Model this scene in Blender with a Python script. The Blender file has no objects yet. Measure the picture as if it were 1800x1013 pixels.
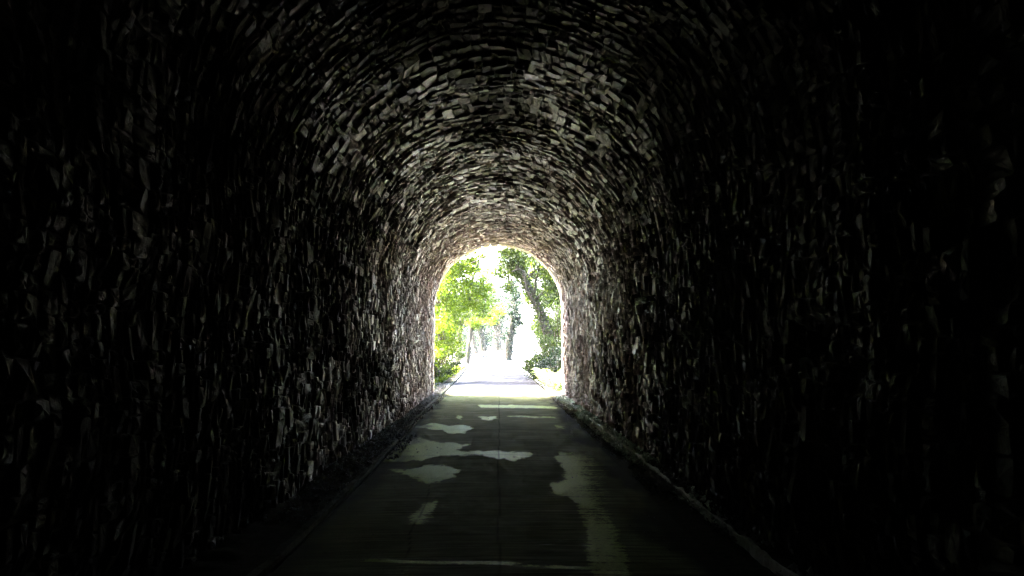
import bpy, math, random
import numpy as np
rng = np.random.default_rng(7)
random.seed(7)
SC = bpy.context.scene
COL = SC.collection
CAM_H = 1.65
F_PX = 1300.0
D_EXIT = 26.2      # far mouth of the tunnel
R = 2.30           # vault radius
SPR = 3.04         # springing height

# ------------------------------------------------------------------ noise
def _hash(ix, iy, iz, seed):
    h = (ix * 374761393 + iy * 668265263 + iz * 2147483647 + seed * 1274126177) & 0xffffffff
    h = ((h ^ (h >> 13)) * 1274126177) & 0xffffffff
    h = ((h ^ (h >> 15)) * 2246822519) & 0xffffffff
    return ((h ^ (h >> 16)) & 0xffffff) / float(0xffffff)

def vnoise(x, y, z=0.0, seed=0):
    x = np.asarray(x, float); y = np.asarray(y, float); z = np.zeros_like(x) + z
    ix, iy, iz = np.floor(x), np.floor(y), np.floor(z)
    fx, fy, fz = x - ix, y - iy, z - iz
    fx, fy, fz = [f * f * (3 - 2 * f) for f in (fx, fy, fz)]
    ix, iy, iz = ix.astype(np.int64), iy.astype(np.int64), iz.astype(np.int64)
    r = 0
    for dz in (0, 1):
        wz = fz if dz else 1 - fz
        for dy in (0, 1):
            wy = fy if dy else 1 - fy
            a = _hash(ix, iy + dy, iz + dz, seed); b = _hash(ix + 1, iy + dy, iz + dz, seed)
            r = r + wz * wy * (a + (b - a) * fx)
    return r * 2 - 1

def fbm(x, y, z=0.0, seed=0, octs=3):
    r, a, f = 0, 1.0, 1.0
    for k in range(octs):
        r = r + a * vnoise(x * f, y * f, np.asarray(z) * f, seed + k * 17); a *= .5; f *= 2.03
    return r

def smooth(a, b, x):
    t = np.clip((x - a) / (b - a), 0, 1); return t * t * (3 - 2 * t)

# ------------------------------------------------------------------ mesh helpers
def mesh_np(name, verts, faces, mat=None, parent=None, smooth_=False, attrs=None):
    """faces: (n,k) int array, all the same k; attrs: dict of per-point float arrays"""
    me = bpy.data.meshes.new(name)
    verts = np.ascontiguousarray(verts, dtype=np.float32); faces = np.ascontiguousarray(faces, dtype=np.int32)
    n, k = faces.shape
    me.vertices.add(len(verts)); me.vertices.foreach_set('co', verts.ravel())
    me.loops.add(n * k); me.loops.foreach_set('vertex_index', faces.ravel())
    me.polygons.add(n)
    me.polygons.foreach_set('loop_start', np.arange(0, n * k, k, dtype=np.int32))
    me.polygons.foreach_set('use_smooth', np.full(n, smooth_, dtype=bool))
    me.update(calc_edges=True)
    for an, av in (attrs or {}).items():
        at = me.attributes.new(an, 'FLOAT', 'POINT'); at.data.foreach_set('value', np.ascontiguousarray(av, dtype=np.float32))
    if mat: me.materials.append(mat)
    o = bpy.data.objects.new(name, me); COL.objects.link(o)
    if parent: o.parent = parent
    return o

def grid_faces(nu, nv):
    i = np.arange(nu - 1)[:, None] * nv + np.arange(nv - 1)[None, :]
    return np.stack([i, i + nv, i + nv + 1, i + 1], -1).reshape(-1, 4)

class MB:
    """collects quads (tubes, boxes) for one mesh"""
    def __init__(s): s.v = []; s.f = []; s.n = 0
    def add(s, v, f):
        v = np.asarray(v, float); s.v.append(v); s.f.append(np.asarray(f) + s.n); s.n += len(v)
    def tube(s, pts, rad, seg=8, wob=0.0, seed=1):
        pts = np.asarray(pts, float); rad = np.asarray(rad, float)
        t = np.gradient(pts, axis=0); t /= np.linalg.norm(t, axis=1)[:, None] + 1e-9
        up = np.where(np.abs(t[:, 2:3]) > .9, np.array([[1., 0, 0]]), np.array([[0., 0, 1]]))
        a = np.cross(t, up); a /= np.linalg.norm(a, axis=1)[:, None]; b = np.cross(t, a)
        th = np.linspace(0, 2 * np.pi, seg, endpoint=False)
        rr = rad[:, None] * np.ones(seg)[None]
        if wob: rr = rr * (1 + wob * fbm(np.cos(th)[None] * 1.5 + np.arange(len(pts))[:, None] * .45, np.sin(th)[None] * 1.5 + 0 * rr, 0, seed))
        v = pts[:, None] + a[:, None] * (np.cos(th)[None, :, None] * rr[..., None]) + b[:, None] * (np.sin(th)[None, :, None] * rr[..., None])
        i = np.arange(len(pts) - 1)[:, None] * seg; j = np.arange(seg)[None]; j2 = (j + 1) % seg
        f = np.stack([i + j, i + j2, i + seg + j2, i + seg + j], -1).reshape(-1, 4)
        s.add(v.reshape(-1, 3), f)
    def box(s, c, d, rot=None, jit=0.0):
        q = np.array([[x, y, z] for x in (-.5, .5) for y in (-.5, .5) for z in (-.5, .5)]) * np.asarray(d)
        if jit: q = q * (1 + rng.uniform(-jit, jit, q.shape))
        if rot is not None: q = q @ rot.T
        s.add(q + np.asarray(c), [[0, 1, 3, 2], [4, 6, 7, 5], [0, 4, 5, 1], [2, 3, 7, 6], [0, 2, 6, 4], [1, 5, 7, 3]])
    def build(s, name, mat, parent=None, sm=True):
        return mesh_np(name, np.concatenate(s.v), np.concatenate(s.f), mat, parent, sm)

def tag(o, label=None, cat=None, group=None, kind=None):
    if label: o['label'] = label
    if cat: o['category'] = cat
    if group: o['group'] = group
    if kind: o['kind'] = kind
    return o

def empty(name, loc):
    o = bpy.data.objects.new(name, None); COL.objects.link(o); o.location = loc
    bpy.context.view_layer.update()
    return o

def rel(o, parent):
    """part modelled in world space under an Empty that has a location"""
    o.parent = parent; o.matrix_parent_inverse = parent.matrix_world.inverted(); return o

# ------------------------------------------------------------------ materials
def new_mat(name):
    m = bpy.data.materials.new(name); m.use_nodes = True
    nt = m.node_tree; nt.nodes.clear()
    out = nt.nodes.new('ShaderNodeOutputMaterial')
    return m, nt, out
def nd(nt, typ, **kw):
    n = nt.nodes.new(typ)
    for k, v in kw.items():
        if k in n.inputs: n.inputs[k].default_value = v
        else: setattr(n, k, v)
    return n
def ramp(nt, fac, stops):
    r = nt.nodes.new('ShaderNodeValToRGB'); e = r.color_ramp.elements
    while len(e) < len(stops): e.new(.5)
    for el, (p, c) in zip(e, stops): el.position = p; el.color = (*c, 1) if len(c) == 3 else c
    nt.links.new(fac, r.inputs[0]); return r.outputs[0]
def noise(nt, scale, detail=3, rough=.55, vec=None, dist=0.0):
    n = nt.nodes.new('ShaderNodeTexNoise'); n.inputs['Scale'].default_value = scale; n.inputs['Detail'].default_value = detail
    n.inputs['Roughness'].default_value = rough; n.inputs['Distortion'].default_value = dist
    if vec: nt.links.new(vec, n.inputs['Vector'])
    return n.outputs['Fac']
def coords(nt, sc=(1, 1, 1)):
    tc = nt.nodes.new('ShaderNodeTexCoord'); mp = nt.nodes.new('ShaderNodeMapping'); mp.inputs['Scale'].default_value = sc
    nt.links.new(tc.outputs['Object'], mp.inputs[0]); return mp.outputs[0]
def mix(nt, fac, a, b, mode='MIX'):
    m = nt.nodes.new('ShaderNodeMix'); m.data_type = 'RGBA'; m.blend_type = mode
    for sock, val in ((0, fac), (6, a), (7, b)):
        if hasattr(val, 'is_output'): nt.links.new(val, m.inputs[sock])
        elif sock == 0: m.inputs[0].default_value = val
        else: m.inputs[sock].default_value = (*val, 1)
    return m.outputs[2]
def math_(nt, op, a, b=None, c=None, clamp=False):
    m = nt.nodes.new('ShaderNodeMath'); m.operation = op; m.use_clamp = clamp
    for i, v in enumerate((a, b, c)):
        if v is None: continue
        if hasattr(v, 'is_output'): nt.links.new(v, m.inputs[i])
        else: m.inputs[i].default_value = v
    return m.outputs[0]
def attr(nt, name):
    a = nt.nodes.new('ShaderNodeAttribute'); a.attribute_name = name; return a.outputs['Fac']
def maprange(nt, v, a, b, c=0.0, d=1.0):
    m = nt.nodes.new('ShaderNodeMapRange'); nt.links.new(v, m.inputs[0])
    for i, x in enumerate((a, b, c, d)): m.inputs[i + 1].default_value = x
    return m.outputs[0]
def principled(nt, out, col, rough=.8, spec=.5, bump=None, bstr=.5, bdist=.02):
    p = nt.nodes.new('ShaderNodeBsdfPrincipled')
    for s, v in (('Base Color', col), ('Roughness', rough), ('Specular IOR Level', spec)):
        if hasattr(v, 'is_output'): nt.links.new(v, p.inputs[s])
        else: p.inputs[s].default_value = (*v, 1) if s == 'Base Color' else v
    if bump is not None:
        b = nt.nodes.new('ShaderNodeBump'); b.inputs['Strength'].default_value = bstr; b.inputs['Distance'].default_value = bdist
        nt.links.new(bump, b.inputs['Height']); nt.links.new(b.outputs[0], p.inputs['Normal'])
    nt.links.new(p.outputs[0], out.inputs[0]); return p

def stone_material():
    m, nt, out = new_mat('rubble_stone')
    v = coords(nt)
    tone = attr(nt, 'tone'); joint = attr(nt, 'joint'); hue = attr(nt, 'hue')
    lime = attr(nt, 'lime'); soot_shade = attr(nt, 'soot_shade')
    base = ramp(nt, tone, [(0, (.12, .10, .125)), (.35, (.29, .245, .295)), (.7, (.50, .43, .51)), (1, (.75, .66, .77))])
    pink = ramp(nt, tone, [(0, (.19, .115, .11)), (.5, (.54, .38, .385)), (1, (.78, .60, .61))])
    c = mix(nt, hue, base, pink)
    fine = noise(nt, 38, 5, .65, v)
    c = mix(nt, .55, c, ramp(nt, fine, [(.3, (.35, .35, .35)), (.7, (1.25, 1.22, 1.2))]), 'MULTIPLY')
    c = mix(nt, lime, c, (.76, .69, .75))
    c = mix(nt, maprange(nt, noise(nt, .9, 4, .6, v), .5, .68, 0, .45), c, mix(nt, 1.0, c, (1.0, .78, .62), 'MULTIPLY'))
    c = mix(nt, attr(nt, 'rust'), c, (.16, .065, .04))
    c = mix(nt, soot_shade, c, (.020, .0185, .016))
    mossn = ramp(nt, noise(nt, .8, 4, .6, v), [(.52, (0, 0, 0)), (.72, (1, 1, 1))])
    c = mix(nt, math_(nt, 'MULTIPLY', mossn, .16), c, (.07, .072, .03))
    c = mix(nt, math_(nt, 'MULTIPLY', joint, .7), c, (.10, .088, .088))
    wet = noise(nt, .55, 3, .6, v)
    rough = maprange(nt, wet, .38, .62, .24, .5)
    b = math_(nt, 'ADD', math_(nt, 'MULTIPLY', noise(nt, 13, 7, .72, v), 1.0), math_(nt, 'MULTIPLY', noise(nt, 55, 4, .7, v), .4))
    rough = math_(nt, 'ADD', rough, math_(nt, 'MULTIPLY', soot_shade, .35), clamp=True)
    principled(nt, out, c, rough, maprange(nt, soot_shade, .2, .95, .8, .14), b, .8, .035)
    return m

def plain_stone(name, c1, c2, rough=.85, sc=9, spec=.4):
    m, nt, out = new_mat(name); v = coords(nt)
    f = noise(nt, sc, 6, .65, v)
    c = ramp(nt, f, [(.3, c1), (.7, c2)])
    principled(nt, out, c, rough, spec, noise(nt, sc * 4, 5, .7, v), .7, .02)
    return m

def path_material():
    m, nt, out = new_mat('brushed_concrete')
    v = coords(nt)
    dry = attr(nt, 'dry'); seam = attr(nt, 'seam'); outside = attr(nt, 'outside'); edge_dark = attr(nt, 'edge_dark')
    # brush strokes across the path: stretched noise
    v2 = coords(nt, (1.1, 17, 1)); brush = noise(nt, 1.0, 4, .7, v2)
    fine = noise(nt, 45, 4, .6, v)
    w = math_(nt, 'ADD', dry, math_(nt, 'MULTIPLY', math_(nt, 'SUBTRACT', noise(nt, 16, 7, .8, v), .5), 1.3))
    w = math_(nt, 'ADD', w, math_(nt, 'MULTIPLY', math_(nt, 'SUBTRACT', brush, .5), 1.0))
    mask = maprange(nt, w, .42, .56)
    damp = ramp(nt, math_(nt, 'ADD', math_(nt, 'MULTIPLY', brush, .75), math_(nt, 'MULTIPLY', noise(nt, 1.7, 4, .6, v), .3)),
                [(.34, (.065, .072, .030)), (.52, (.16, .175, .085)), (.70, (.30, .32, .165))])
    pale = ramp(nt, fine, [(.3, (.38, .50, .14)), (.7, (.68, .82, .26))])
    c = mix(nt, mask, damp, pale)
    out_c = ramp(nt, math_(nt, 'ADD', math_(nt, 'MULTIPLY', fine, .4), math_(nt, 'MULTIPLY', noise(nt, 1.2, 5, .6, v), .6)), [(.3, (.32, .29, .28)), (.7, (.50, .47, .46))])  # apron kept pale to throw light into the mouth
    lane_shade = ramp(nt, noise(nt, 1.5, 5, .6, v), [(.3, (.035, .034, .036)), (.7, (.075, .072, .078))])  # far lane darkened in its colour to stand for shade
    c = mix(nt, outside, c, mix(nt, attr(nt, 'farther'), out_c, lane_shade))
    c = mix(nt, edge_dark, c, (.02, .019, .015))
    c = mix(nt, seam, c, (.012, .012, .010))
    h = math_(nt, 'ADD', math_(nt, 'MULTIPLY', brush, 1.0), math_(nt, 'MULTIPLY', fine, .35))
    spec = maprange(nt, math_(nt, 'MULTIPLY', mask, math_(nt, 'SUBTRACT', 1.0, math_(nt, 'MAXIMUM', outside, edge_dark))), 0, 1, .0, 1.0)
    spec = math_(nt, 'ADD', .032, math_(nt, 'MULTIPLY', spec, maprange(nt, dry, .5, 1.0, .0, .035)))
    rg = maprange(nt, mask, 0, 1, .85, .5)
    pp = principled(nt, out, c, rg, spec, h, .9, .02)
    pp.inputs['IOR'].default_value = 1.33
    return m

def leaf_material(name, c1, c2, trans=.45, c3=None):
    m, nt, out = new_mat(name); v = coords(nt)
    f = attr(nt, 'leafvar')
    c = ramp(nt, f, [(0, c1), (.75, c2), (1, c3 or c2)])
    d = nt.nodes.new('ShaderNodeBsdfPrincipled'); d.inputs['Roughness'].default_value = .5; d.inputs['Specular IOR Level'].default_value = .35
    nt.links.new(c, d.inputs['Base Color'])
    t = nt.nodes.new('ShaderNodeBsdfTranslucent')
    nt.links.new(mix(nt, 1.0, c, (1.25, 1.35, .55), 'MULTIPLY'), t.inputs[0])
    x = nt.nodes.new('ShaderNodeMixShader'); x.inputs[0].default_value = trans
    nt.links.new(d.outputs[0], x.inputs[1]); nt.links.new(t.outputs[0], x.inputs[2]); nt.links.new(x.outputs[0], out.inputs[0])
    return m

M = {}
M['stone'] = stone_material()
M['dressed'] = plain_stone('dressed_stone', (.16, .125, .09), (.36, .30, .25))
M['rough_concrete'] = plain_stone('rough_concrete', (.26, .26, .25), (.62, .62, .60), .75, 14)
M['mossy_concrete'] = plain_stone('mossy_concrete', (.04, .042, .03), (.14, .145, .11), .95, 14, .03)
M['verge'] = plain_stone('gritty_earth', (.012, .012, .007), (.05, .048, .034), .98, 18, .02)
M['chips'] = plain_stone('stone_chips', (.10, .10, .09), (.36, .36, .35), .7, 30)
M['path'] = path_material()
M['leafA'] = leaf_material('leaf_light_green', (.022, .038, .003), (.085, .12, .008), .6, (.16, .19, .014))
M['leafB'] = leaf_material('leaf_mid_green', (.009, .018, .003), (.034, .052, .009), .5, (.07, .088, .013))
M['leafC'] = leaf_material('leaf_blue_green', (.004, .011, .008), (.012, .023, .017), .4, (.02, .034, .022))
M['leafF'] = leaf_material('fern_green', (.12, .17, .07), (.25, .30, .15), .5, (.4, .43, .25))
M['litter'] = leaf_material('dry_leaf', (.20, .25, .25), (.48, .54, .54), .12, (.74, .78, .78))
M['bark'] = plain_stone('bark', (.02, .017, .012), (.075, .064, .048), .95, 12)

def ground_material():
    m, nt, out = new_mat('earth_and_grass'); v = coords(nt)
    f = noise(nt, .7, 6, .65, v)
    c = ramp(nt, f, [(.35, (.035, .03, .02)), (.5, (.02, .032, .008)), (.68, (.035, .05, .013))])
    principled(nt, out, c, .95, .2, noise(nt, 12, 5, .7, v), 1, .05)
    return m
M['ground'] = ground_material()
def field_material():
    m, nt, out = new_mat('dry_meadow'); v = coords(nt)
    f = noise(nt, .4, 6, .65, v)
    c = ramp(nt, f, [(.35, (.34, .33, .29)), (.65, (.48, .45, .42))])
    principled(nt, out, c, .95, .2, noise(nt, 6, 5, .7, v), 1, .05)
    return m
M['field'] = field_material()

# ------------------------------------------------------------------ the tunnel lining
ARC = math.pi * R
LTOT = 2 * SPR + ARC

def section(u):
    """u along the profile from left floor over the vault to right floor -> x, z, nx, nz (inward normal)"""
    x = np.where(u < SPR, -R, np.where(u > SPR + ARC, R, 0.0)); z = np.where(u < SPR, u, np.where(u > SPR + ARC, LTOT - u, 0.0))
    nx = np.where(u < SPR, 1.0, -1.0); nz = np.zeros_like(u)
    th = np.pi - (u - SPR) / R
    a = (u >= SPR) & (u <= SPR + ARC)
    x = np.where(a, R * np.cos(th), x); z = np.where(a, SPR + R * np.sin(th), z)
    nx = np.where(a, -np.cos(th), nx); nz = np.where(a, -np.sin(th), nz)
    return x, z, nx, nz

def warp(a, c):
    """a along the tunnel, c round the profile: shared by neighbouring stones, so the rings wander together"""
    a2 = a + .16 * fbm(a * .6, c * .8, 0, 3, 2) + .035 * vnoise(a * 4, c * 4, 0, 5)
    c2 = c + .05 * fbm(a * 1.2, c * 1.5, 0, 9, 2) + .030 * vnoise(a * 4.5, c * 5, 0, 8)
    return a2, c2

def swell(a, c): return .05 * fbm(c * .45, a * .45, 0, 41, 2)

def place(a, c, h):
    x, z, nx, nz = section(c)
    return np.stack([x + nx * h, a, z + nz * h], -1)

def wall_tones(V, U, rs):
    """V along the tunnel, U round it; rs random numbers per stone: what time has left on the masonry, and shade painted with it"""
    ang = U / LTOT
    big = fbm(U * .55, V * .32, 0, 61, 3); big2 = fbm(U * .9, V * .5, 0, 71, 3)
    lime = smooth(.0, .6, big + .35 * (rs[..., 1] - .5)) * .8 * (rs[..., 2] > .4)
    # vault pale and limy, shade painted into the side and near walls over algae and grime, a soot band left along the crown by the trains
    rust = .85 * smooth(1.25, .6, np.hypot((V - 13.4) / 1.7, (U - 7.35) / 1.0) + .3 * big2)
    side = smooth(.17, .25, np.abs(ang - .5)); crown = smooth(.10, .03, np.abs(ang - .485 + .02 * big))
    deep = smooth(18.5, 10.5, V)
    soot_shade = .62 * smooth(.0, .6, -big2 + .08) + deep * ((.62 - .45 * (rs[..., 4] > .86) * smooth(7, 11, V)) * side + .35 * crown * smooth(13, 9, V)) + .75 * smooth(11.5, 6, V + 1.8 * big) * (.55 + .45 * smooth(.07, .17, np.abs(ang - .5)))
    soot_shade = soot_shade + .22 * deep * (rs[..., 0] < .3) - (.3 * lime + .30 * (rs[..., 0] > .8)) * smooth(5.5, 10, V)
    soot_shade = np.clip(soot_shade, 0, .95) * (1 - .8 * smooth(14, 20, V)) + .40 * smooth(19, 24, V)  # stones by the bright mouth darkened as well
    hue = np.clip(smooth(7.0, 13.5, V) * (.85 + .4 * big2) + .3 * smooth(.2, .8, big2), 0, 1)
    return {'tone': np.clip(rs[..., 0], 0, 1), 'hue': hue, 'lime': np.clip(lime * (1 - rust), 0, 1), 'soot_shade': soot_shade, 'rust': rust}

def masonry(y0, y1, name, parent, seed=100):
    """every stone of the lining a cut block of its own inside one mesh"""
    g = np.random.default_rng(seed)
    edges = [y0 - .3]
    while edges[-1] < y1 + .4: edges.append(edges[-1] + g.choice([.11, .15, .20, .26, .34], p=[.18, .28, .27, .17, .10]) * g.uniform(.85, 1.15) * np.interp(edges[-1], [4, 9], [.72, 1]))
    A0, A1, C0, C1 = [], [], [], []
    for k in range(len(edges) - 1):
        h = edges[k + 1] - edges[k]
        l = g.choice([.07, .09, .115, .15, .185, .24], 400, p=[.12, .24, .26, .2, .12, .06]) * g.uniform(.85, 1.15, 400); p = -.2 - g.uniform(0, .3) + np.cumsum(l); p = p[p < LTOT + .25]
        # now and then two thin stones share one slot of a thick ring
        for q in range(len(p) - 1):
            wall_ = abs((p[q] + p[q + 1]) / 2 / LTOT - .5) > .2
            if h > .15 and g.random() < (.75 if wall_ else .12):
                m_ = edges[k] + h * g.uniform(.3, .7)
                A0 += [edges[k], m_]; A1 += [m_, edges[k + 1]]; C0 += [p[q]] * 2; C1 += [p[q + 1]] * 2
            else:
                A0.append(edges[k]); A1.append(edges[k + 1]); C0.append(p[q]); C1.append(p[q + 1])
    A0, A1, C0, C1 = map(np.array, (A0, A1, C0, C1)); n_ = len(A0)
    keep = (A0 + A1) / 2 < y1 - .02; A0, A1, C0, C1 = A0[keep], A1[keep], C0[keep], C1[keep]; n_ = len(A0)
    rs = g.random((n_, 6))
    # outline of ten points, corners knocked off
    o = np.array([(.10, 0), (.5, -.0), (.92, 0), (1, .10), (1, .5), (1, .90), (.90, 1), (.5, 1), (.08, 1), (0, .88), (0, .5), (0, .12)])
    K = len(o)
    ja = g.uniform(-.06, .06, (n_, K)); jc = g.uniform(-.05, .05, (n_, K))
    fa = o[None, :, 0] + ja; fc = o[None, :, 1] + jc
    dA = (A1 - A0)[:, None]; dC = (C1 - C0)[:, None]
    ca, cc = ((A0 + A1) / 2)[:, None], ((C0 + C1) / 2)[:, None]
    def ring_at(inset, shrink=1.0):
        ia = np.clip(1 - 2 * inset / dA, .2, 1) * shrink; ic = np.clip(1 - 2 * inset / dC, .2, 1) * shrink
        return ca + (fa - .5) * dA * ia, cc + (fc - .5) * dC * ic
    gap = g.uniform(.002, .007, (n_, 1)); cham = g.uniform(.003, .007, (n_, 1))
    ta = g.normal(-.145, .12, (n_, 1)); tc = g.normal(0, .10, (n_, 1))
    lift = .022 * g.random((n_, 1)) ** 1.5 + .022 * (g.random((n_, 1)) > .94) - .022 * (g.random((n_, 1)) < .06)
    def plane(a, c, rough): return lift + ta * (a - ca) + tc * (c - cc) + g.normal(0, rough, a.shape)
    a0, c0 = ring_at(gap); a1, c1 = ring_at(gap + .001); a2, c2 = ring_at(gap + cham)
    a3, c3 = ring_at(gap + cham, .52)
    h1 = plane(a1, c1, .002) - cham * .9; h2 = plane(a2, c2, .0022); h3 = plane(a3, c3, .0045) + .004
    h0 = np.full_like(h1, -.055)
    cen = plane(ca, cc, .006) + .004
    AA = np.concatenate([a0, a1, a2, a3, ca], 1); CC = np.concatenate([c0, c1, c2, c3, cc], 1); HH = np.concatenate([h0, h1, h2, h3, cen], 1)
    Aw, Cw = warp(AA, CC)
    # sheared a little so that few stones are square
    Aw = Aw + (rs[:, 3:4] - .5) * .22 * (CC - cc)
    Aw = np.minimum(Aw, y1)
    P_ = place(Aw, Cw, HH + swell(ca, cc))
    per = 4 * K + 1; f = []
    for lv_ in range(3):
        for k in range(K):
            k2 = (k + 1) % K; b0, b1 = lv_ * K, (lv_ + 1) * K
            f += [[b0 + k, b0 + k2, b1 + k2], [b0 + k, b1 + k2, b1 + k]]
    for k in range(K): f.append([3 * K + k, 3 * K + (k + 1) % K, 4 * K])
    F_ = (np.array(f)[None] + (np.arange(n_) * per)[:, None, None]).reshape(-1, 3)
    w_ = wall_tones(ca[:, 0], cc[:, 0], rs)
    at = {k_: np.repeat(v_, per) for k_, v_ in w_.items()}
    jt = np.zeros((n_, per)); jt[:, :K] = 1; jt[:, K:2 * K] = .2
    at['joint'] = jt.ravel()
    print('stones', n_)
    return rel(mesh_np(name, P_.reshape(-1, 3), F_, M['stone'], None, False, at), parent)

def bedding(y0, y1, name, parent, dep=.022):
    c = np.linspace(0, LTOT, 420); a = np.linspace(y0, y1, 640)
    C_, A_ = np.meshgrid(c, a, indexing='ij')
    H = swell(A_, C_) - dep + .010 * fbm(C_ * 9, A_ * 9, 0, 33, 3)
    H = np.where(A_ > y1 - .03, -.0, H)
    P_ = place(A_, C_, H); P_[..., 2] -= .15 * ((C_ < .02) | (C_ > LTOT - .02))
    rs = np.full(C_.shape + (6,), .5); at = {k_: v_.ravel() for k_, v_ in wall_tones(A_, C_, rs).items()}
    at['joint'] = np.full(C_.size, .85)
    return rel(mesh_np(name, P_.reshape(-1, 3), grid_faces(len(c), len(a)), M['stone'], None, True, at), parent)

tunnel = tag(empty('tunnel', (0, D_EXIT, 0)), 'dark rubble-stone railway tunnel with round barrel vault over the concrete path', 'tunnel')
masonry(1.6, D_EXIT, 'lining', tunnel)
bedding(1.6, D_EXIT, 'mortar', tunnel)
# behind the camera: the same masonry, coarser, an added cap keeps light out
ub = np.linspace(0, LTOT, 90); vb = np.linspace(-24, 1.62, 90)
U, V = np.meshgrid(ub, vb, indexing='ij'); xx, zz, nx, nz = section(U)
Hb = .05 * fbm(U * 1.4, V * 1.4, 0, 41, 2) * smooth(1.6, 1.0, V) - .024
one = np.ones(U.size)
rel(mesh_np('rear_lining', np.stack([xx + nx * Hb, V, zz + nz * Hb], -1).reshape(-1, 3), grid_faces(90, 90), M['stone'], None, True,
            {'tone': .4 * one, 'joint': .2 * one, 'hue': 0 * one, 'lime': 0 * one, 'soot_shade': .5 * one, 'rust': 0 * one}), tunnel)
pu, pz, _, _ = section(np.linspace(0, LTOT, 60))
prof = np.stack([pu, pz], -1)
cap = np.array([[x, -23.95, z] for x, z in prof] + [[0, -23.95, 2.0]])
fan = np.array([[i, (i + 1) % 60, 60] for i in range(60)])
rel(mesh_np('light_cap', cap, fan, M['dressed']), tunnel)

# outer headwall with the arch cut through it, and a ring of dressed stones round the mouth
hw = MB()
n = 61
s = np.linspace(0, LTOT, n); ix_, iz_, _, _ = section(s); iz_ = iz_ - .2 * ((s < .01) | (s > LTOT - .01))
RW = R + .33
def outer_pt(x, z):   # project the profile outwards on the rectangle 7 m half width, 8.2 m tall
    if z <= SPR: return (-7.5 if x < 0 else 7.5, z)
    dx, dz = x, z - SPR
    k = min(7.5 / max(abs(dx), 1e-6), 4.9 / max(dz, 1e-6)); return (dx * k, SPR + dz * k)
ro = np.stack([np.where(iz_ > SPR, ix_ * RW / R, np.sign(ix_) * RW), np.where(iz_ > SPR, SPR + (iz_ - SPR) * RW / R, iz_)], -1)
oo = np.array([outer_pt(x, z) for x, z in zip(ix_, iz_)])
i = np.arange(n - 1)
def band(mb, A, B, ya, yb):
    v = np.concatenate([[[x, ya, z] for x, z in A], [[x, yb, z] for x, z in B]])
    mb.add(v, np.stack([i, i + 1, i + 1 + n, i + n], -1))
Y1 = D_EXIT + .55
band(hw, ro, oo, Y1, Y1); band(hw, ro, oo, D_EXIT, D_EXIT); band(hw, oo, oo, D_EXIT, Y1)
rel(hw.build('portal_wall', M['dressed'], None, False), tunnel)
ring = MB()
ns = 46
for k in range(ns):
    a0, a1 = k * LTOT / ns + .008, (k + 1) * LTOT / ns - .008
    us = np.linspace(a0, a1, 4); sx, sz, snx, snz = section(us)
    inn = .0 + rng.uniform(-.015, .02); dp = rng.uniform(.0, .03)
    ip = np.stack([sx + snx * inn, sz + snz * inn], -1); op = np.stack([sx - snx * .32, sz - snz * .32], -1)
    v = [[p[0], D_EXIT + .004, p[1]] for p in ip] + [[p[0], D_EXIT + .004, p[1]] for p in op] + [[p[0], Y1 + .03 + dp, p[1]] for p in ip] + [[p[0], Y1 + .03 + dp, p[1]] for p in op]
    f = []
    for q in range(3):
        f += [[q, q + 1, q + 5, q + 4], [q + 8, q + 12, q + 13, q + 9], [q, q + 8, q + 9, q + 1], [q + 4, q + 5, q + 13, q + 12]]
    f += [[0, 4, 12, 8], [3, 11, 15, 7]]
    ring.add(v, f)
rel(ring.build('arch_ring', M['dressed'], None, False), tunnel)

# ------------------------------------------------------------------ the path
def lerp(tab, y): return np.interp(y, [t[0] for t in tab], [t[1] for t in tab])
LEFT = [(-24, -1.68), (10, -1.68), (13.7, -1.72), (17, -1.84), (28, -2.0), (40, -2.15), (60, -2.6), (80, -3.3), (110, -5.4), (140, -9)]
RIGHT = [(-24, 1.72), (14, 1.74), (28, 1.82), (40, 1.86), (56, 1.75), (80, 1.1), (110, -1.0), (140, -4.6)]
def rise(y): return np.where(y > 60, ((y - 60) / 50.0) ** 2 * .35, 0.0)
ys = [-24.0, -10, 0, 2]
while ys[-1] < 140: ys.append(ys[-1] + (.03 if ys[-1] < 27 else .03 + (ys[-1] - 27) * .03))
ys = np.array(ys); ts = np.linspace(0, 1, 170)
T, Y = np.meshgrid(ts, ys, indexing='ij')
XL, XR = lerp(LEFT, Y), lerp(RIGHT, Y)
X = XL + (XR - XL) * T
def px2w(px, py):
    d = CAM_H * F_PX / (py - 612.0); return ((px - 876.0) / F_PX * d, d)
def sdf(poly, X, Y, sx=1.0, sy=.35):
    """signed distance (positive inside), y squeezed so that both directions count alike in the view"""
    P = np.array([px2w(*p) for p in poly]) * [sx, sy]; A, B = X * sx, Y * sy
    best = np.full(A.shape, 1e9); inside = np.zeros(A.shape, bool)
    for k in range(len(P)):
        (ax, ay), (bx, by) = P[k], P[(k + 1) % len(P)]
        dx, dy = bx - ax, by - ay
        t = np.clip(((A - ax) * dx + (B - ay) * dy) / (dx * dx + dy * dy + 1e-12), 0, 1)
        best = np.minimum(best, np.hypot(A - ax - t * dx, B - ay - t * dy))
        c = ((ay > B) != (by > B)) & (A < (bx - ax) * (B - ay) / ((by - ay) if by != ay else 1e-9) + ax)
        inside ^= c
    return np.where(inside, best, -best)
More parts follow.
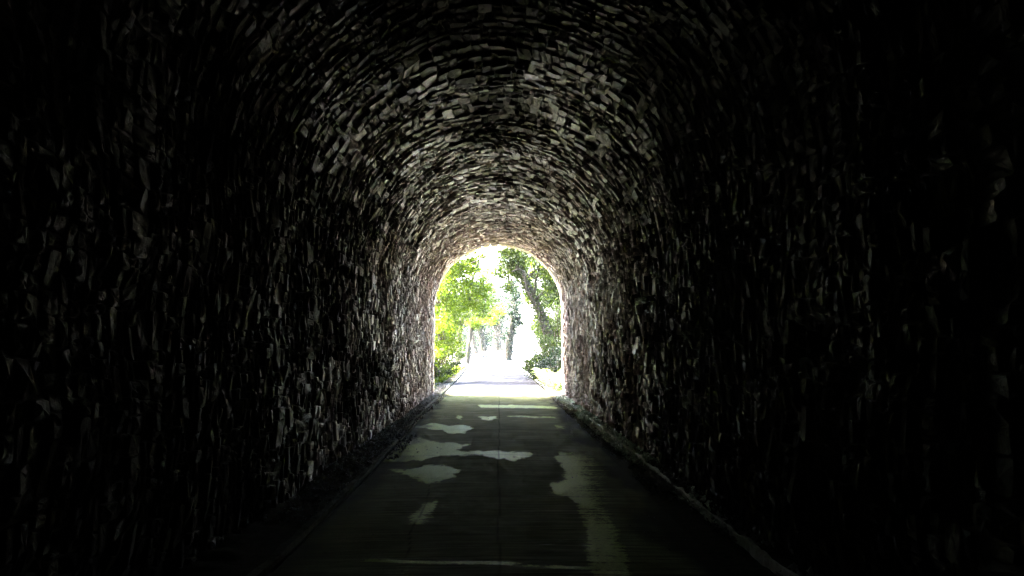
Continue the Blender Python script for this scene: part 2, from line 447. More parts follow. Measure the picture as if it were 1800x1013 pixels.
DRY = [
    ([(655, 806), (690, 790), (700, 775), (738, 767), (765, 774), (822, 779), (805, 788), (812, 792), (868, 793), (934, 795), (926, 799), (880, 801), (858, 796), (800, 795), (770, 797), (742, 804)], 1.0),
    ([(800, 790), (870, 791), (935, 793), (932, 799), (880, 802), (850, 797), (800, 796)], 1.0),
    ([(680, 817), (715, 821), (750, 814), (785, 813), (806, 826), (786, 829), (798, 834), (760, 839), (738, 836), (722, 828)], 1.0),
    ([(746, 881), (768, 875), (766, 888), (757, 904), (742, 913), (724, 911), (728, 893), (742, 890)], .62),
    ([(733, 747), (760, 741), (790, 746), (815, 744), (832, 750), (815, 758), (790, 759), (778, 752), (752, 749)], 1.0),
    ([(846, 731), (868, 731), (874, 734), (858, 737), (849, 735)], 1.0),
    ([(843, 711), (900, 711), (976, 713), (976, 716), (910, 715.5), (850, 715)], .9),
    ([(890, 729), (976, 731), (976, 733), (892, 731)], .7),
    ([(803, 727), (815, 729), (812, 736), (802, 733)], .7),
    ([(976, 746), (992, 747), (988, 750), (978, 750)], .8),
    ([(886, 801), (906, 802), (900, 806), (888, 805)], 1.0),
    ([(775, 684), (810, 690), (825, 690), (880, 692), (965, 690), (968, 686), (900, 684), (800, 680)], .75),  # lit wet band across the mouth, painted as a pale patch
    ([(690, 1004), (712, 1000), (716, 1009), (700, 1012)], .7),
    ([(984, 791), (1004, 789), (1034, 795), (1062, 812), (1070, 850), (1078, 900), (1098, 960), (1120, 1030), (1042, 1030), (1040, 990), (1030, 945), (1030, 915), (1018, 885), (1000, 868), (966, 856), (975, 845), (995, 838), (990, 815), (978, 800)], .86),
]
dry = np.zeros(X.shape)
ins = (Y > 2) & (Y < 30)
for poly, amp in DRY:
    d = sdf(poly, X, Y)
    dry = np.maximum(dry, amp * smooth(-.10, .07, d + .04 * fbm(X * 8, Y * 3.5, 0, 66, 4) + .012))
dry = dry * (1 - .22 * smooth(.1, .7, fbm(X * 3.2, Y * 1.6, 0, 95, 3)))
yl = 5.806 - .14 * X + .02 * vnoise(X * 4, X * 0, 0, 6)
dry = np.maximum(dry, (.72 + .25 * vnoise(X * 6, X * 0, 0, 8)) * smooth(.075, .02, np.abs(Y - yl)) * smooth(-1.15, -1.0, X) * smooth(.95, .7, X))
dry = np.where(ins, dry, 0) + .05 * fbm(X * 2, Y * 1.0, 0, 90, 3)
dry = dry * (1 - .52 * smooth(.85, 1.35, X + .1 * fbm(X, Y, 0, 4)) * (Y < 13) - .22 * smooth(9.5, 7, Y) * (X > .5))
# hairline seams
def seam_line(x0, y0, x1, y1, w, wob=.02):
    xl = x0 + (x1 - x0) * (Y - y0) / (y1 - y0) + wob * vnoise(Y * 1.3, Y * 0, 0, 5)
    return smooth(w, w * .3, np.abs(X - xl)) * ((Y > min(y0, y1)) & (Y < max(y0, y1)))
a0, a1 = px2w(758, 846), px2w(700, 1012)
seam = np.maximum(seam_line(.0, 4, .03, 26, .015, .012) * .6, seam_line(*a0, *a1, .011, .03) * .6)
for yj in (5.55, 8.4, 11.6, 15.2, 19.0, 22.6):
    seam = np.maximum(seam, smooth(.028, .006, np.abs(Y - yj - .02 * vnoise(X * 2, X * 0, 0, int(yj * 10)))) * .55)
edge_dark = np.clip(smooth(.42, .05, (X - XL) + .14 * fbm(X * 3, Y * 1.5, 0, 50)) * .75 + smooth(.55, .05, (XR - X) + .22 * fbm(X * 3, Y * 1.2, 0, 51)) * .9, 0, .92) * (Y < 29)  # vignette put into the path colour, darker towards both edges
outside = smooth(26.9, 28.2, Y + .5 * fbm(X * 1.2, Y * .7, 0, 77))
ZP = rise(Y) + .006 * fbm(X * 1.1, Y * .8, 0, 12) - .02 * ((X / 1.7) ** 2)
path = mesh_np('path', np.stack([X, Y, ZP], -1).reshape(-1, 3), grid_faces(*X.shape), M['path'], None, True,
               {'dry': dry.ravel(), 'seam': seam.ravel(), 'outside': outside.ravel(), 'farther': smooth(30.5, 34.5, Y + .8 * fbm(X * .8, Y * .5, 0, 78)).ravel(), 'edge_dark': edge_dark.ravel()})
tag(path, 'brushed concrete path running straight out of the tunnel mouth', 'path', kind='structure')

# ------------------------------------------------------------------ kerbs and verges
def strip_mesh(name, xa_fn, xb_fn, y0, y1, dy, nx_, zfn, mat):
    ys_ = np.arange(y0, y1, dy); t = np.linspace(0, 1, nx_)
    T_, Y_ = np.meshgrid(t, ys_, indexing='ij')
    X_ = xa_fn(Y_) + (xb_fn(Y_) - xa_fn(Y_)) * T_
    return mesh_np(name, np.stack([X_, Y_, zfn(X_, Y_, T_)], -1).reshape(-1, 3), grid_faces(*X_.shape), mat, None, True)
def prof_kerb(name, xc, w, h, y0, y1, dy, mat, chip=.3):
    ys_ = np.arange(y0, y1, dy); pr = np.array([(-.5, -.12), (-.5, .8), (-.42, 1.0), (.42, 1.0), (.5, .8), (.5, -.12)])
    K_, Y_ = np.meshgrid(np.arange(6), ys_, indexing='ij')
    cx = xc(Y_)
    n_ = fbm(Y_ * 3.1, K_ * .8, 0, 7, 3)
    joint = smooth(.018, .0, np.abs((Y_ % .915) - .4)) * .4
    X_ = cx + pr[K_, 0] * w * (1 + .2 * n_)
    Z_ = pr[K_, 1] * h * (1 + chip * n_ - joint) + rise(Y_)
    return mesh_np(name, np.stack([X_, Y_, Z_], -1).reshape(-1, 3), grid_faces(6, len(ys_))[:, ::-1], mat, None, False)
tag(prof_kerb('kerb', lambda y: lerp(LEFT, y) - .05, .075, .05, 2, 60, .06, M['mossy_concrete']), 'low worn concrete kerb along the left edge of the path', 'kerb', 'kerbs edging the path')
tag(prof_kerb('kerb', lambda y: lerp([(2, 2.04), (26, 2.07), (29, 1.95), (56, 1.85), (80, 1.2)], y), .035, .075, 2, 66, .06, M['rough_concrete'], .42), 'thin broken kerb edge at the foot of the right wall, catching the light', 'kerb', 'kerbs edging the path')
lv = strip_mesh('verge', lambda y: np.where(y < D_EXIT + .5, -2.42, -3.6), lambda y: lerp(LEFT, y) - .08, 2, 60, .05, 14,
                lambda x, y, t: .018 + .028 * fbm(x * 6, y * 6, 0, 3, 3) * (1 - t) + .05 * (1 - t) ** 2, M['verge'])
tag(lv, 'gritty earth verge between the left wall and the kerb', 'verge', kind='structure')
rv = strip_mesh('verge', lambda y: lerp(RIGHT, y) - .03, lambda y: np.where(y < D_EXIT + .5, 2.42, 2.9), 2, 60, .05, 14,
                lambda x, y, t: -.015 + .03 * fbm(x * 6, y * 6, 0, 4, 3) * t + .06 * t ** 2, M['verge'])
tag(rv, 'gritty earth verge at the foot of the right wall', 'verge', kind='structure')

# rubble chips and dead leaves gathered along both wall feet
def rand_rot(n, g):
    q = g.normal(size=(n, 4)); q /= np.linalg.norm(q, axis=1)[:, None]; w, x, y, z = q.T
    return np.stack([np.stack([1 - 2 * (y * y + z * z), 2 * (x * y - z * w), 2 * (x * z + y * w)], -1),
                     np.stack([2 * (x * y + z * w), 1 - 2 * (x * x + z * z), 2 * (y * z - x * w)], -1),
                     np.stack([2 * (x * z - y * w), 2 * (y * z + x * w), 1 - 2 * (x * x + y * y)], -1)], 1)
def chips(name, pts, size, mat, flat=.5):
    g = np.random.default_rng(5); n_ = len(pts)
    octa = np.array([[1, 0, 0], [-1, 0, 0], [0, 1, 0], [0, -1, 0], [0, 0, 1], [0, 0, -1]], float)
    F_ = np.array([[0, 2, 4], [2, 1, 4], [1, 3, 4], [3, 0, 4], [2, 0, 5], [1, 2, 5], [3, 1, 5], [0, 3, 5]])
    sc = size * g.uniform(.4, 1.3, (n_, 1, 1)) * g.uniform(.5, 1.1, (n_, 6, 1)) * np.array([1, .7, flat])
    v = (octa[None] * sc) @ rand_rot(n_, g).transpose(0, 2, 1) + pts[:, None]
    f = (F_[None] + np.arange(n_)[:, None, None] * 6).reshape(-1, 3)
    return mesh_np(name, v.reshape(-1, 3), f, mat, None, False)
def scatter_strip(n_, x0, x1, y0, y1, g, z=0.03, pw=1.0):
    return np.stack([g.uniform(x0, x1, n_), y0 + (y1 - y0) * g.random(n_) ** pw, np.full(n_, z) + g.uniform(0, .03, n_)], -1)
g = np.random.default_rng(11)
P = np.concatenate([scatter_strip(2600, 1.95, 2.28, 5, 26, g), scatter_strip(900, 1.72, 2.0, 8, 24, g, .015), scatter_strip(500, 1.88, 2.03, 8.6, 9.8, g, .02), scatter_strip(1200, 1.9, 2.25, 24, 32, g)])
P = P[fbm(P[:, 0] * 3, P[:, 1] * 1.2, 0, 5) > -.25]
tag(chips('rubble', P, .035, M['chips']), 'pale stone chips fallen along the foot of the right wall', 'rubble', kind='stuff')
P = np.concatenate([scatter_strip(1500, -2.28, -1.75, 7, 26, g), scatter_strip(1200, -3.0, -2.05, 26.8, 34, g), scatter_strip(120, -1.72, -1.5, 11, 14, g, .01)])
tag(chips('rubble', P, .03, M['chips']), 'loose stone chips on the verge by the left wall', 'rubble', kind='stuff')

g = np.random.default_rng(12)
P = np.stack([g.uniform(-1.55, 1.65, 900), 4.5 + 21 * g.random(900) ** .8, np.full(900, .004)], -1)
P = P[(np.abs(P[:, 0]) / 1.6) ** 2 > g.random(len(P)) * .9]
P[:, 2] -= .02 * (P[:, 0] / 1.7) ** 2
tag(chips('grit', P, .013, M['chips']), 'scattered grit and crumbs of stone on the tunnel floor', 'grit', kind='stuff')

# ------------------------------------------------------------------ foliage
LEAF = np.array([[0, -.5, 0], [.28, -.05, .06], [0, .5, 0], [-.28, -.05, .06]])
def leaves(name, pts, size, mat, seed=1, droop=0.0, up=.0):
    g = np.random.default_rng(seed); n_ = len(pts)
    Rm = rand_rot(n_, g)
    s_ = size * g.uniform(.55, 1.35, (n_, 1, 1))
    v = (LEAF[None] * s_) @ Rm.transpose(0, 2, 1) + pts[:, None]
    f = np.arange(n_ * 4).reshape(-1, 4)
    # leaf colour differs from leaf to leaf and from spray to spray
    var = np.clip(.5 + .28 * fbm(pts[:, 0] * 1.1, pts[:, 1] * 1.1, pts[:, 2] * 1.1, 3) + g.normal(0, .22, n_), 0, 1)
    return mesh_np(name, v.reshape(-1, 3), f, mat, None, False, {'leafvar': np.repeat(var, 4)})
def blob(c, r, n_, g, hollow=.35, sprays=None):
    """leaf points in an ellipsoid, gathered in sprays so gaps show"""
    c = np.asarray(c, float); r = np.asarray(r, float)
    k = sprays or max(6, n_ // 55)
    d = g.normal(size=(k, 3)); d /= np.linalg.norm(d, axis=1)[:, None]
    cc = c + d * r * (g.uniform(hollow, 1.0, (k, 1)) ** .6)
    w = g.integers(0, k, n_)
    sp = g.uniform(.10, .26, (k, 1)) * r.mean() ** .6 * 1.0
    off = g.normal(size=(n_, 3)) * sp[w] * np.array([1.25, 1.25, .6])
    return cc[w] + off, cc
def branch(mb, a, b, r0, r1, g, sag=.15, n_=7, seg=6):
    a, b = np.asarray(a, float), np.asarray(b, float); L = np.linalg.norm(b - a)
    t = np.linspace(0, 1, n_)[:, None]
    w = np.cumsum(g.normal(0, .05 * L / n_ ** .5, (n_, 3)), 0) * np.sin(np.pi * t)
    p = a + (b - a) * t + w + np.array([0, 0, sag * L]) * np.sin(np.pi * t)
    mb.tube(p, r0 + (r1 - r0) * t[:, 0], seg); return p
def tree(name, label, trunk_pts, trunk_r, blobs, leaf_mat, leaf_size, seed, group=None, extra=None, cat='tree', twigs=9, ivy=0):
    g = np.random.default_rng(seed)
    root = tag(empty(name, trunk_pts[0]), label, cat, group)
    tp = np.asarray(trunk_pts, float)
    t = np.linspace(0, 1, len(tp)); tt = np.linspace(0, 1, len(tp) * 5)
    fine = np.stack([np.interp(tt, t, tp[:, k]) for k in range(3)], -1)
    fine[1:-1] = (fine[:-2] + fine[1:-1] * 2 + fine[2:]) / 4
    fr = np.interp(tt, t, trunk_r)
    mb = MB(); mb.tube(fine, fr, 14, .16, seed)
    for e in (extra or []): branch(mb, e[0], e[1], e[2], e[3], g, e[4] if len(e) > 4 else .1, 10, 8)
    allp = []
    for (c, r, n_) in blobs:
        p, cc = blob(c, r, n_, g); allp.append(p)
        j = int(np.argmin(np.linalg.norm(fine[len(fine) // 3:] - np.asarray(c), axis=1))) + len(fine) // 3
        hub = np.asarray(c) - np.array([0, 0, .2 * r[2]])
        bp = branch(mb, fine[j], hub, max(fr[j] * .45, .03), .03, g, .08)
        for q in g.choice(len(cc), min(twigs, len(cc)), replace=False):
            s0 = bp[g.integers(3, len(bp))]; branch(mb, s0, cc[q], .022, .007, g, .05, 5, 4)
    if ivy:
        k = g.integers(2, len(fine) - 1, ivy); th = g.uniform(0, 2 * np.pi, ivy); rr = fr[k] * g.uniform(1.0, 1.9, ivy)
        allp.append(fine[k] + np.stack([np.cos(th) * rr, np.sin(th) * rr, g.normal(0, .2, ivy)], -1))
    rel(mb.build('trunk', M['bark']), root)
    rel(leaves('crown', np.concatenate(allp), leaf_size, leaf_mat, seed), root)
    return root
def w(px, py, d): return np.array([(px - 876) / F_PX * d, d, CAM_H + (612 - py) / F_PX * d])

# the leaning tree on the right, an arm's thickness of ivy stem beside it
tree('leaning_tree', 'thick trunk leaning left over the path from the right bank, leafy crown above', [w(985, 640, 38), w(966, 590, 38), w(948, 545, 38), w(930, 510, 38.3), w(916, 480, 38.6), w(902, 445, 39), w(890, 400, 39.5)],
     [.34, .27, .215, .20, .18, .15, .10],
     [(w(925, 440, 38), (1.3, 1.6, .7), 2600), (w(895, 452, 39), (.8, 1.3, .45), 1500), (w(908, 475, 39.5), (.6, 1, .5), 1200), (w(885, 475, 40), (.55, 1, .5), 800), (w(893, 505, 42), (.5, 1, .4), 450), (w(885, 415, 37), (1.2, 1.5, .6), 1100), (w(960, 455, 37), (.9, 1.4, .9), 2600), (w(975, 500, 37), (.6, 1.2, 1.1), 2800), (w(930, 400, 40), (2.6, 2, 1.2), 2600), (w(985, 420, 40), (2.2, 2, 1.6), 2600), (w(950, 490, 40), (.5, .8, .6), 350)],
     M['leafB'], .13, 31,
     ivy=2600, extra=[(w(952, 556, 37.8), w(926, 505, 37.8), .07, .06, .04), (w(926, 505, 37.8), w(922, 478, 37.8), .06, .045, .0), (w(922, 478, 37.8), w(900, 478, 37.6), .045, .03, .2), (w(938, 520, 38), w(950, 470, 38), .09, .05, .0)])
# trees whose crowns hang in from the left
tree('overhanging_tree', 'leafy tree on the left bank whose crown hangs over the path', [w(742, 660, 42), w(752, 600, 42), w(770, 540, 42), w(790, 480, 42), w(815, 430, 42)],
     [.3, .26, .2, .16, .1],
     [(w(800, 485, 41), (.9, 1.3, .9), 3200), (w(828, 520, 43), (.75, 1.2, 1.0), 2600), (w(790, 530, 41), (.9, 1.2, .9), 3200), (w(822, 468, 43), (.6, 1, .5), 1300), (w(775, 450, 41), (1.3, 1.5, 1.1), 3000), (w(850, 545, 45), (.5, 1.0, .5), 700), (w(848, 505, 44), (.6, 1, .6), 900), (w(832, 452, 42), (.8, 1, .3), 600), (w(762, 400, 42), (2.6, 2, 1.2), 2200)],
     M['leafA'], .13, 32, extra=[(w(790, 470, 42), w(868, 441, 40), .05, .02, .02)])
tree('ash_tree', 'slender-stemmed tree behind the left bank with thin drooping foliage', [w(805, 640, 58), w(808, 590, 58), w(815, 545, 58), w(828, 495, 58), w(845, 450, 58)],
     [.22, .19, .16, .12, .08],
     [(w(822, 545, 57), (1.0, 1.4, .9), 1900), (w(845, 540, 59), (1.0, 1.4, .7), 800), (w(835, 500, 58), (1.2, 1.4, .9), 1100), (w(790, 560, 58), (1.0, 1.4, 1.4), 1600), (w(862, 490, 58), (.8, 1.4, .8), 700), (w(858, 530, 58), (.8, 1.4, .8), 800)],
     M['leafB'], .15, 33, extra=[(w(812, 575, 58), w(828, 610, 56), .05, .03, .05)])
tree('beech_tree', 'full-leaved tree filling the right bank behind the leaning trunk', [w(1000, 640, 50), w(990, 580, 50), w(985, 520, 50), w(975, 450, 50)],
     [.3, .26, .2, .12], [(w(958, 500, 50), (1.0, 1.4, 1.6), 3000), (w(975, 560, 50), (1.2, 1.4, 1.8), 3200), (w(965, 440, 50), (1.5, 1.5, 1.3), 2800), (w(1000, 500, 48), (1.6, 1.5, 2), 2600), (w(955, 580, 52), (.6, 1.2, .9), 900)],
     M['leafB'], .15, 41)
tree('hawthorn_tree', 'dense small tree filling the left bank below the overhanging crown', [w(750, 640, 36), w(757, 590, 36), w(768, 540, 36), w(776, 500, 36)],
     [.2, .17, .13, .08], [(w(780, 560, 36), (.9, 1.2, 1.1), 3400), (w(765, 500, 36), (.9, 1.2, 1.2), 2600), (w(790, 520, 37), (.5, 1, .7), 1300), (w(772, 610, 36), (.8, 1.2, .9), 2400)],
     M['leafA'], .11, 42)
# ivy-clad trunks in the distance
tree('ivy_clad_tree', 'tall ivy-covered trunk standing right of the path\'s vanishing end', [w(893, 634, 66), w(896, 600, 66), w(901, 560, 66), w(904, 525, 66), w(899, 490, 66)],
     [.36, .32, .28, .26, .12], [(w(905, 530, 65), (.55, .7, 1.6), 1500), (w(900, 500, 66), (.9, .9, .8), 350), (w(915, 560, 66), (.4, .6, .8), 350)], M['leafC'], .18, 34, ivy=1500)
tree('far_tree', 'blue-grey trunk in the middle of the lane\'s end, directly above the path', [w(876, 618, 88), w(872, 595, 88), w(875, 570, 88), w(879, 545, 88)],
     [.62, .5, .42, .3], [(w(868, 560, 88), (1.6, 1.6, 1.3), 1600), (w(850, 530, 90), (1.6, 1.6, 1.3), 1000), (w(885, 590, 90), (1.2, 1, .8), 400)], M['leafC'], .22, 35, 'distant trees at the end of the lane', ivy=900)
tree('far_tree', 'pale trunk left of the lane\'s end, leaning slightly left', [w(851, 618, 76), w(847, 598, 76), w(842, 575, 76), w(838, 550, 76)],
     [.42, .34, .3, .2], [(w(843, 560, 76), (1.3, 1.4, 1.0), 1300), (w(856, 585, 78), (.8, 1, .8), 300)], M['leafC'], .2, 36, 'distant trees at the end of the lane', ivy=600)
tree('far_tree', 'thin trunk furthest left among the distant trees', [w(838, 622, 80), w(832, 600, 80), w(829, 575, 80), w(826, 550, 80)],
     [.28, .22, .2, .14], [(w(826, 570, 80), (1.2, 1.4, 1.2), 600)], M['leafC'], .2, 37, 'distant trees at the end of the lane', ivy=250)

# trees added out of view to shade the lane and block sky
for k, (tx, ty, hx_, hz_, lab) in enumerate([
    (-7.2, 35, -4.8, 8.8, 'broad-crowned shade tree added out of view on the left bank nearest the tunnel mouth'),
    (7.5, 36, 5.6, 9.2, 'broad-crowned shade tree added out of view on the right bank nearest the tunnel mouth'),
    (-7.8, 46, -4.6, 10.4, 'broad-crowned shade tree added out of view on the left bank farther from the tunnel'),
    (-8.2, 52, -5.0, 11.2, 'broad-crowned shade tree added out of view on the left bank farthest from the tunnel')]):
    z0 = 3.2
    tree('shade_tree', lab, [(tx, ty, z0), (tx * .95, ty, z0 + 2), (tx * .8, ty + .3, z0 + 4), (tx * .6 + hx_ * .3, ty + .2, hz_)], [.3, .25, .2, .12],
         [((hx_, ty - 1, hz_), (3.2, 3.0, 1.3), 6500), ((tx * .9, ty + 1, hz_ + .4), (3.2, 3.4, 1.8), 6500), ((hx_, ty + 3.5, hz_ + .8), (2.8, 2.6, 1.0), 4500)],
         M['leafB'], .27, 140 + k, 'unseen trees added to shade the lane', twigs=6)

def shrub(name, label, c, r, n_, mat, size, seed, group=None, stems=7, cat='shrub'):
    g = np.random.default_rng(seed); c = np.asarray(c, float)
    root = tag(empty(name, (c[0], c[1], ground_z(c[0], c[1]))), label, cat, group)
    p, cc = blob(c, r, n_, g, .2); mb = MB()
    base = np.array([c[0], c[1], max(float(ground_z(c[0], c[1])) - .1, c[2] - r[2] * .8)])
    for q in g.choice(len(cc), min(stems, len(cc)), replace=False): branch(mb, base + g.normal(0, .12, 3) * [1, 1, 0], cc[q], .03, .01, g, .1, 6, 5)
    rel(mb.build('stem', M['bark']), root); rel(leaves('foliage', p, size, mat, seed), root)
    return root
def ground_z(x, y):
    x = np.asarray(x, float); y = np.asarray(y, float)
    e = np.interp(y, [26, 34, 46], [2.35, 2.8, 3.4]); k = smooth(e, e + 2.2, -x)
    l = k * 3.6 * smooth(56, 46, y); r_ = smooth(2.0, 4.6, x) * 3.6 * smooth(50, 40, y)
    return np.where(x < 0, l, r_) + rise(y) * 1.0

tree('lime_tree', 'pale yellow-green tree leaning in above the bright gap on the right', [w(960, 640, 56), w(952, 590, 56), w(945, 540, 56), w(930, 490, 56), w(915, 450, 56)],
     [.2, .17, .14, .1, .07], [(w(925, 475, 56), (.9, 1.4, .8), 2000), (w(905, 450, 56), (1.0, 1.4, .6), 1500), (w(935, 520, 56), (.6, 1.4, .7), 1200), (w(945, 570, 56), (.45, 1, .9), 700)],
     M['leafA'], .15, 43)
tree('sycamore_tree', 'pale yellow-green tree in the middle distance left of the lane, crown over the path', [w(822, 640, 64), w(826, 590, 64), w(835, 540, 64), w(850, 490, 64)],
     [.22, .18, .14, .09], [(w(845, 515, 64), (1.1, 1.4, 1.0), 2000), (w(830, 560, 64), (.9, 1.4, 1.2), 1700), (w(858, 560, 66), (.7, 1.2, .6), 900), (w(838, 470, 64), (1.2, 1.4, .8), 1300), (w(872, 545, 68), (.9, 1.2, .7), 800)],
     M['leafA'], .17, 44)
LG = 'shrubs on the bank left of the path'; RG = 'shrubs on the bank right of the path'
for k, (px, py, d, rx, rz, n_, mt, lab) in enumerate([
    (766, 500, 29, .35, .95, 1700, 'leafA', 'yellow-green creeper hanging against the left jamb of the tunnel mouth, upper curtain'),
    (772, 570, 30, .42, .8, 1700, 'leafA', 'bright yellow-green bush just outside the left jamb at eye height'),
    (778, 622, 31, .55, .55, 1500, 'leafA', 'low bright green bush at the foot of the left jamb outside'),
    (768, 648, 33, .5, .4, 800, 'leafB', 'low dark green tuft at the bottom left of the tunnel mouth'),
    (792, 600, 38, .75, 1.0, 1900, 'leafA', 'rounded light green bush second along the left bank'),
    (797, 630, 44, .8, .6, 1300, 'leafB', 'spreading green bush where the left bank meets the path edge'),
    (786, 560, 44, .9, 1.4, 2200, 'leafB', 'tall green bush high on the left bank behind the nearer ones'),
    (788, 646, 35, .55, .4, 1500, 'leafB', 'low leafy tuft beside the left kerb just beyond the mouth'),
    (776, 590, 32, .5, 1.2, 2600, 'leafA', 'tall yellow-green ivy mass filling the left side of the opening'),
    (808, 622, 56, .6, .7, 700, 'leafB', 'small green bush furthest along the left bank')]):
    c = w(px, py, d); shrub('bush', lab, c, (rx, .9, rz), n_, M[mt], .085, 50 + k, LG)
for k, (px, py, d, rx, rz, n_, mt, lab) in enumerate([
    (952, 640, 38, .55, .45, 1300, 'leafB', 'low leafy bush at the foot of the right bank beside the kerb'),
    (968, 610, 36, .6, .8, 1900, 'leafB', 'broad green bush below the leaning trunk'),
    (984, 560, 33, .4, 1.0, 1500, 'leafB', 'dark green bush beside the right jamb, below head height of the vault'),
    (986, 625, 31, .35, .6, 1200, 'leafC', 'blue-green bush close behind the fern at the right jamb'),
    (938, 632, 46, .5, .6, 900, 'leafC', 'small bush beyond the leaning tree at the edge of the bright gap'),
    (930, 640, 35, .3, .3, 900, 'leafB', 'tuft of leaves overhanging the right kerb farther along'),
    (950, 622, 42, .8, .8, 2200, 'leafB', 'wide bush at the foot of the right bank, just before the bright gap'),
    (966, 645, 33, .5, .45, 1600, 'leafC', 'blue-green tuft between the ferns and the leaning tree'),
    (970, 585, 40, 1.0, 1.0, 2600, 'leafB', 'dense ivy mass around the foot of the leaning trunk'),
    (968, 668, 31, .35, .35, 1300, 'leafB', 'knee-high green clump growing against the right kerb'),
    (945, 655, 35, .35, .4, 1300, 'leafB', 'leafy clump at the right kerb one step beyond the ferns'),
    (978, 520, 42, .9, 1.2, 1800, 'leafB', 'tall thicket high on the right bank behind the leaning trunk')]):
    c = w(px, py, d); shrub('bush', lab, c, (rx, .9, rz), n_, M[mt], .085, 70 + k, RG)

# the ferns at the right jamb
def fern(c, n_fr, ln, seed, label):
    g = np.random.default_rng(seed); root = tag(empty('fern', c), label, 'fern', 'ferns by the right jamb')
    for q in range(n_fr):
        a = 2 * math.pi * q / n_fr + g.uniform(-.3, .3); l = ln * g.uniform(.7, 1.1); t = np.linspace(0, 1, 16)
        el = g.uniform(.9, 1.25)
        px_ = np.cos(a) * l * t * math.cos(el) * 1.3; py_ = np.sin(a) * l * t * math.cos(el) * 1.3; pz_ = l * (t * math.sin(el) - .38 * t ** 2.8)
        P_ = np.asarray(c) + np.stack([px_, py_, pz_], -1)
        mb = MB(); mb.tube(P_, .006 * (1 - .7 * t), 4)
        side = np.array([-math.sin(a), math.cos(a), 0])
        for j in range(2, 16):
            wl = .2 * l * math.sin(math.pi * min(1, (t[j] * .9 + .12))) + .02
            for s_ in (-1, 1):
                tip = P_[j] + side * s_ * wl + np.array([math.cos(a), math.sin(a), -.2]) * wl * .35
                tn = (P_[j] - P_[j - 1]) * .42
                mb.add([P_[j] - tn, (P_[j] + tip) / 2 - tn * .9, tip, (P_[j] + tip) / 2 + tn * .6], [[0, 1, 2, 3]])
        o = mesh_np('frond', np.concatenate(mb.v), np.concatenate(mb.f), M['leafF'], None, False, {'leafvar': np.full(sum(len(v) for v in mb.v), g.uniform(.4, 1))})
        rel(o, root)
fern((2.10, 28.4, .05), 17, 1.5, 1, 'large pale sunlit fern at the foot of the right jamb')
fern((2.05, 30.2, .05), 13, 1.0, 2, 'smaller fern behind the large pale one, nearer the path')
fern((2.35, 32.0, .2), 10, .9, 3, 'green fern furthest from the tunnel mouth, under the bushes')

# low ground cover on both banks and dead leaves along the right wall foot
g = np.random.default_rng(21)
pts = np.stack([g.uniform(-6.5, -2.6, 16000), g.uniform(26.9, 62, 16000)], -1)
P = np.stack([pts[:, 0], pts[:, 1], ground_z(pts[:, 0], pts[:, 1]) + g.uniform(0, .28, 16000) * (1 + smooth(3, 5, -pts[:, 0]))], -1)
tag(leaves('undergrowth', P, .10, M['leafA'], 81), 'ivy and grass covering the left bank', 'undergrowth', kind='stuff')
pts = np.stack([g.uniform(2.1, 6.5, 15000), g.uniform(26.9, 54, 15000)], -1)
P = np.stack([pts[:, 0], pts[:, 1], ground_z(pts[:, 0], pts[:, 1]) + g.uniform(0, .26, 15000) * (1 + smooth(2.4, 4, pts[:, 0]))], -1)
tag(leaves('undergrowth', P, .10, M['leafB'], 82), 'ivy and grass covering the right bank', 'undergrowth', kind='stuff')
P = np.concatenate([scatter_strip(5200, 1.85, 2.27, 10.5, 26, g, .05, .8), scatter_strip(500, 1.9, 2.27, 5, 11, g, .05)])
P = P[fbm(P[:, 0] * 2, P[:, 1] * .8, 0, 15) > -.2]
tag(leaves('leaf_litter', P, .05, M['litter'], 83), 'grey-green dead leaves drifted along the foot of the right wall', 'leaf litter', kind='stuff')
g = np.random.default_rng(22)
cs = [(g.uniform(-8.5, 2.2), g.uniform(100, 125)) for _ in range(20)] + [(g.uniform(-90, -30), g.uniform(110, 150)) for _ in range(22)] + [(g.uniform(22, 80), g.uniform(110, 150)) for _ in range(20)]
far = np.concatenate([blob((x, y, 5 + g.uniform(-2, 3)), (3.4, 3, 4), 900, g)[0] for x, y in cs])
tag(leaves('distant_woodland', far, .45, M['leafC'], 84), 'pale hazy woodland closing the end of the lane', 'woodland', kind='stuff')

# ------------------------------------------------------------------ ground, meadow, hill over the tunnel
S = 3000
tag(mesh_np('ground', [[-S, -S, -.16], [S, -S, -.16], [S, S, -.16], [-S, S, -.16]], [[0, 1, 2, 3]], M['field']), 'pale dry meadow reaching to the horizon', 'ground', kind='structure')
gx = np.concatenate([np.linspace(-40, -7.6, 18), np.linspace(-7.5, -3.2, 40), np.linspace(-3, 1.8, 8), np.linspace(1.95, 7.5, 50), np.linspace(7.6, 40, 18)])
gy = np.linspace(D_EXIT + .56, 75, 130)
GX, GY = np.meshgrid(gx, gy, indexing='ij')
GZ = ground_z(GX, GY) + .16 * fbm(GX * .9, GY * .9, 0, 6) * smooth(2.4, 4, np.abs(GX)) - .05 - .12 * smooth(60, 75, GY)
GZ = np.where(np.abs(GX + .3) < 2.0, -.06, GZ)
tag(mesh_np('cutting_banks', np.stack([GX, GY, GZ], -1).reshape(-1, 3), grid_faces(*GX.shape), M['ground'], None, True), 'earth banks rising on both sides of the path outside the tunnel', 'bank', kind='structure')
hx = np.linspace(-60, 60, 60); hy = np.linspace(-60, D_EXIT + .5, 50)
HX, HY = np.meshgrid(hx, hy, indexing='ij')
HZ = 7.2 + .8 * fbm(HX * .15, HY * .15, 0, 4) + 3 * smooth(26, 0, HY)
HZ = np.where(np.abs(HX) > 7.4, HZ - 0 * HX, HZ)
tag(mesh_np('hill', np.stack([HX, HY, HZ], -1).reshape(-1, 3), grid_faces(*HX.shape), M['ground'], None, True), 'grassy hill the tunnel runs under', 'hill', kind='structure')
fy = MB()
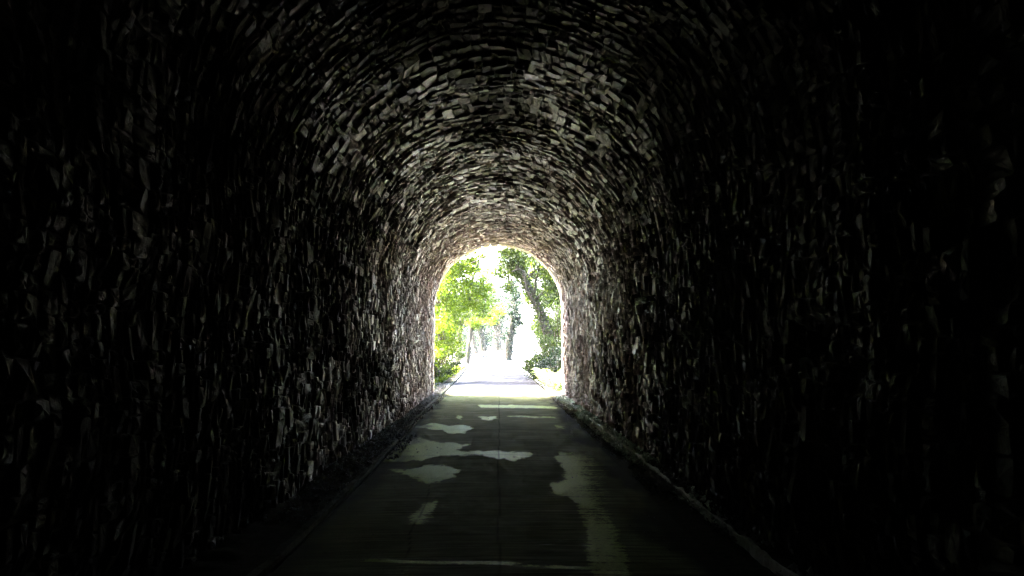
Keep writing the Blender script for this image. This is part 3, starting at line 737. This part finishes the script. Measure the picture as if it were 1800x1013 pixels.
for sx in (-1, 1):
    fy.add([[sx * 7.4, D_EXIT + .3, -.1], [sx * 60, D_EXIT + .3, -.1], [sx * 60, D_EXIT + .3, 9], [sx * 7.4, D_EXIT + .3, 9]], [[0, 1, 2, 3]])
tag(fy.build('hillside', M['ground'], None, False), 'steep end of the hill beside the tunnel portal', 'hill', kind='structure')

# ------------------------------------------------------------------ the air
HZ_D = .00012
mh, nth, outh = new_mat('haze')
pv = nth.nodes.new('ShaderNodeVolumePrincipled'); pv.inputs['Color'].default_value = (.93, .96, 1, 1); pv.inputs['Density'].default_value = HZ_D
pv.inputs['Anisotropy'].default_value = .3
nth.links.new(pv.outputs[0], outh.inputs['Volume'])
hb = MB(); hb.box((0, 0, 13), (6200, 6200, 29))
tag(hb.build('haze', mh, None, False), 'thin bright haze in the air of the lane', 'haze', kind='stuff')

# ------------------------------------------------------------------ light
SUN_EL, SUN_AZ = math.radians(52), math.radians(-74)   # azimuth from +Y towards +X
W = bpy.data.worlds.new("World"); SC.world = W; W.use_nodes = True
nt = W.node_tree; bg = nt.nodes['Background']; sky = nt.nodes.new('ShaderNodeTexSky')
sky.sky_type = 'NISHITA'; sky.sun_disc = False; sky.sun_elevation = SUN_EL; sky.sun_rotation = SUN_AZ
sky.dust_density = 5; sky.air_density = 1.0
nt.links.new(sky.outputs[0], bg.inputs[0]); bg.inputs[1].default_value = .15
sl = bpy.data.lights.new('sun', 'SUN'); sl.energy = 5.0; sl.angle = math.radians(.5); sl.color = (1, .96, .9)
so = bpy.data.objects.new('sun', sl); COL.objects.link(so)
from mathutils import Vector
sdir = Vector((math.cos(SUN_EL) * math.sin(SUN_AZ), math.cos(SUN_EL) * math.cos(SUN_AZ), math.sin(SUN_EL)))
so.rotation_euler = sdir.to_track_quat('Z', 'Y').to_euler(); so.location = (0, 60, 60)

# ------------------------------------------------------------------ camera
cd = bpy.data.cameras.new('camera'); cam = bpy.data.objects.new('camera', cd); COL.objects.link(cam); SC.camera = cam
cd.sensor_width = 36; cd.lens = F_PX / 1800 * 36; cd.clip_end = 5000; cd.clip_start = .05
cam.location = (0, 0, CAM_H)
cam.rotation_euler = (math.radians(90) + math.atan(105.5 / F_PX), 0, -math.atan(24 / F_PX))

vs = SC.view_settings; vs.view_transform = 'Standard'; vs.look = 'None'; vs.gamma = 1; vs.exposure = 5.7
cy = SC.cycles
cy.use_denoising = True; cy.max_bounces = 10; cy.diffuse_bounces = 6; cy.glossy_bounces = 4; cy.sample_clamp_indirect = 0
try: cy.denoiser = 'OPENIMAGEDENOISE'; cy.denoising_input_passes = 'RGB_ALBEDO_NORMAL'
except Exception as e: print(e)
cy.use_guiding = True; cy.use_surface_guiding = True; cy.guiding_training_samples = 32
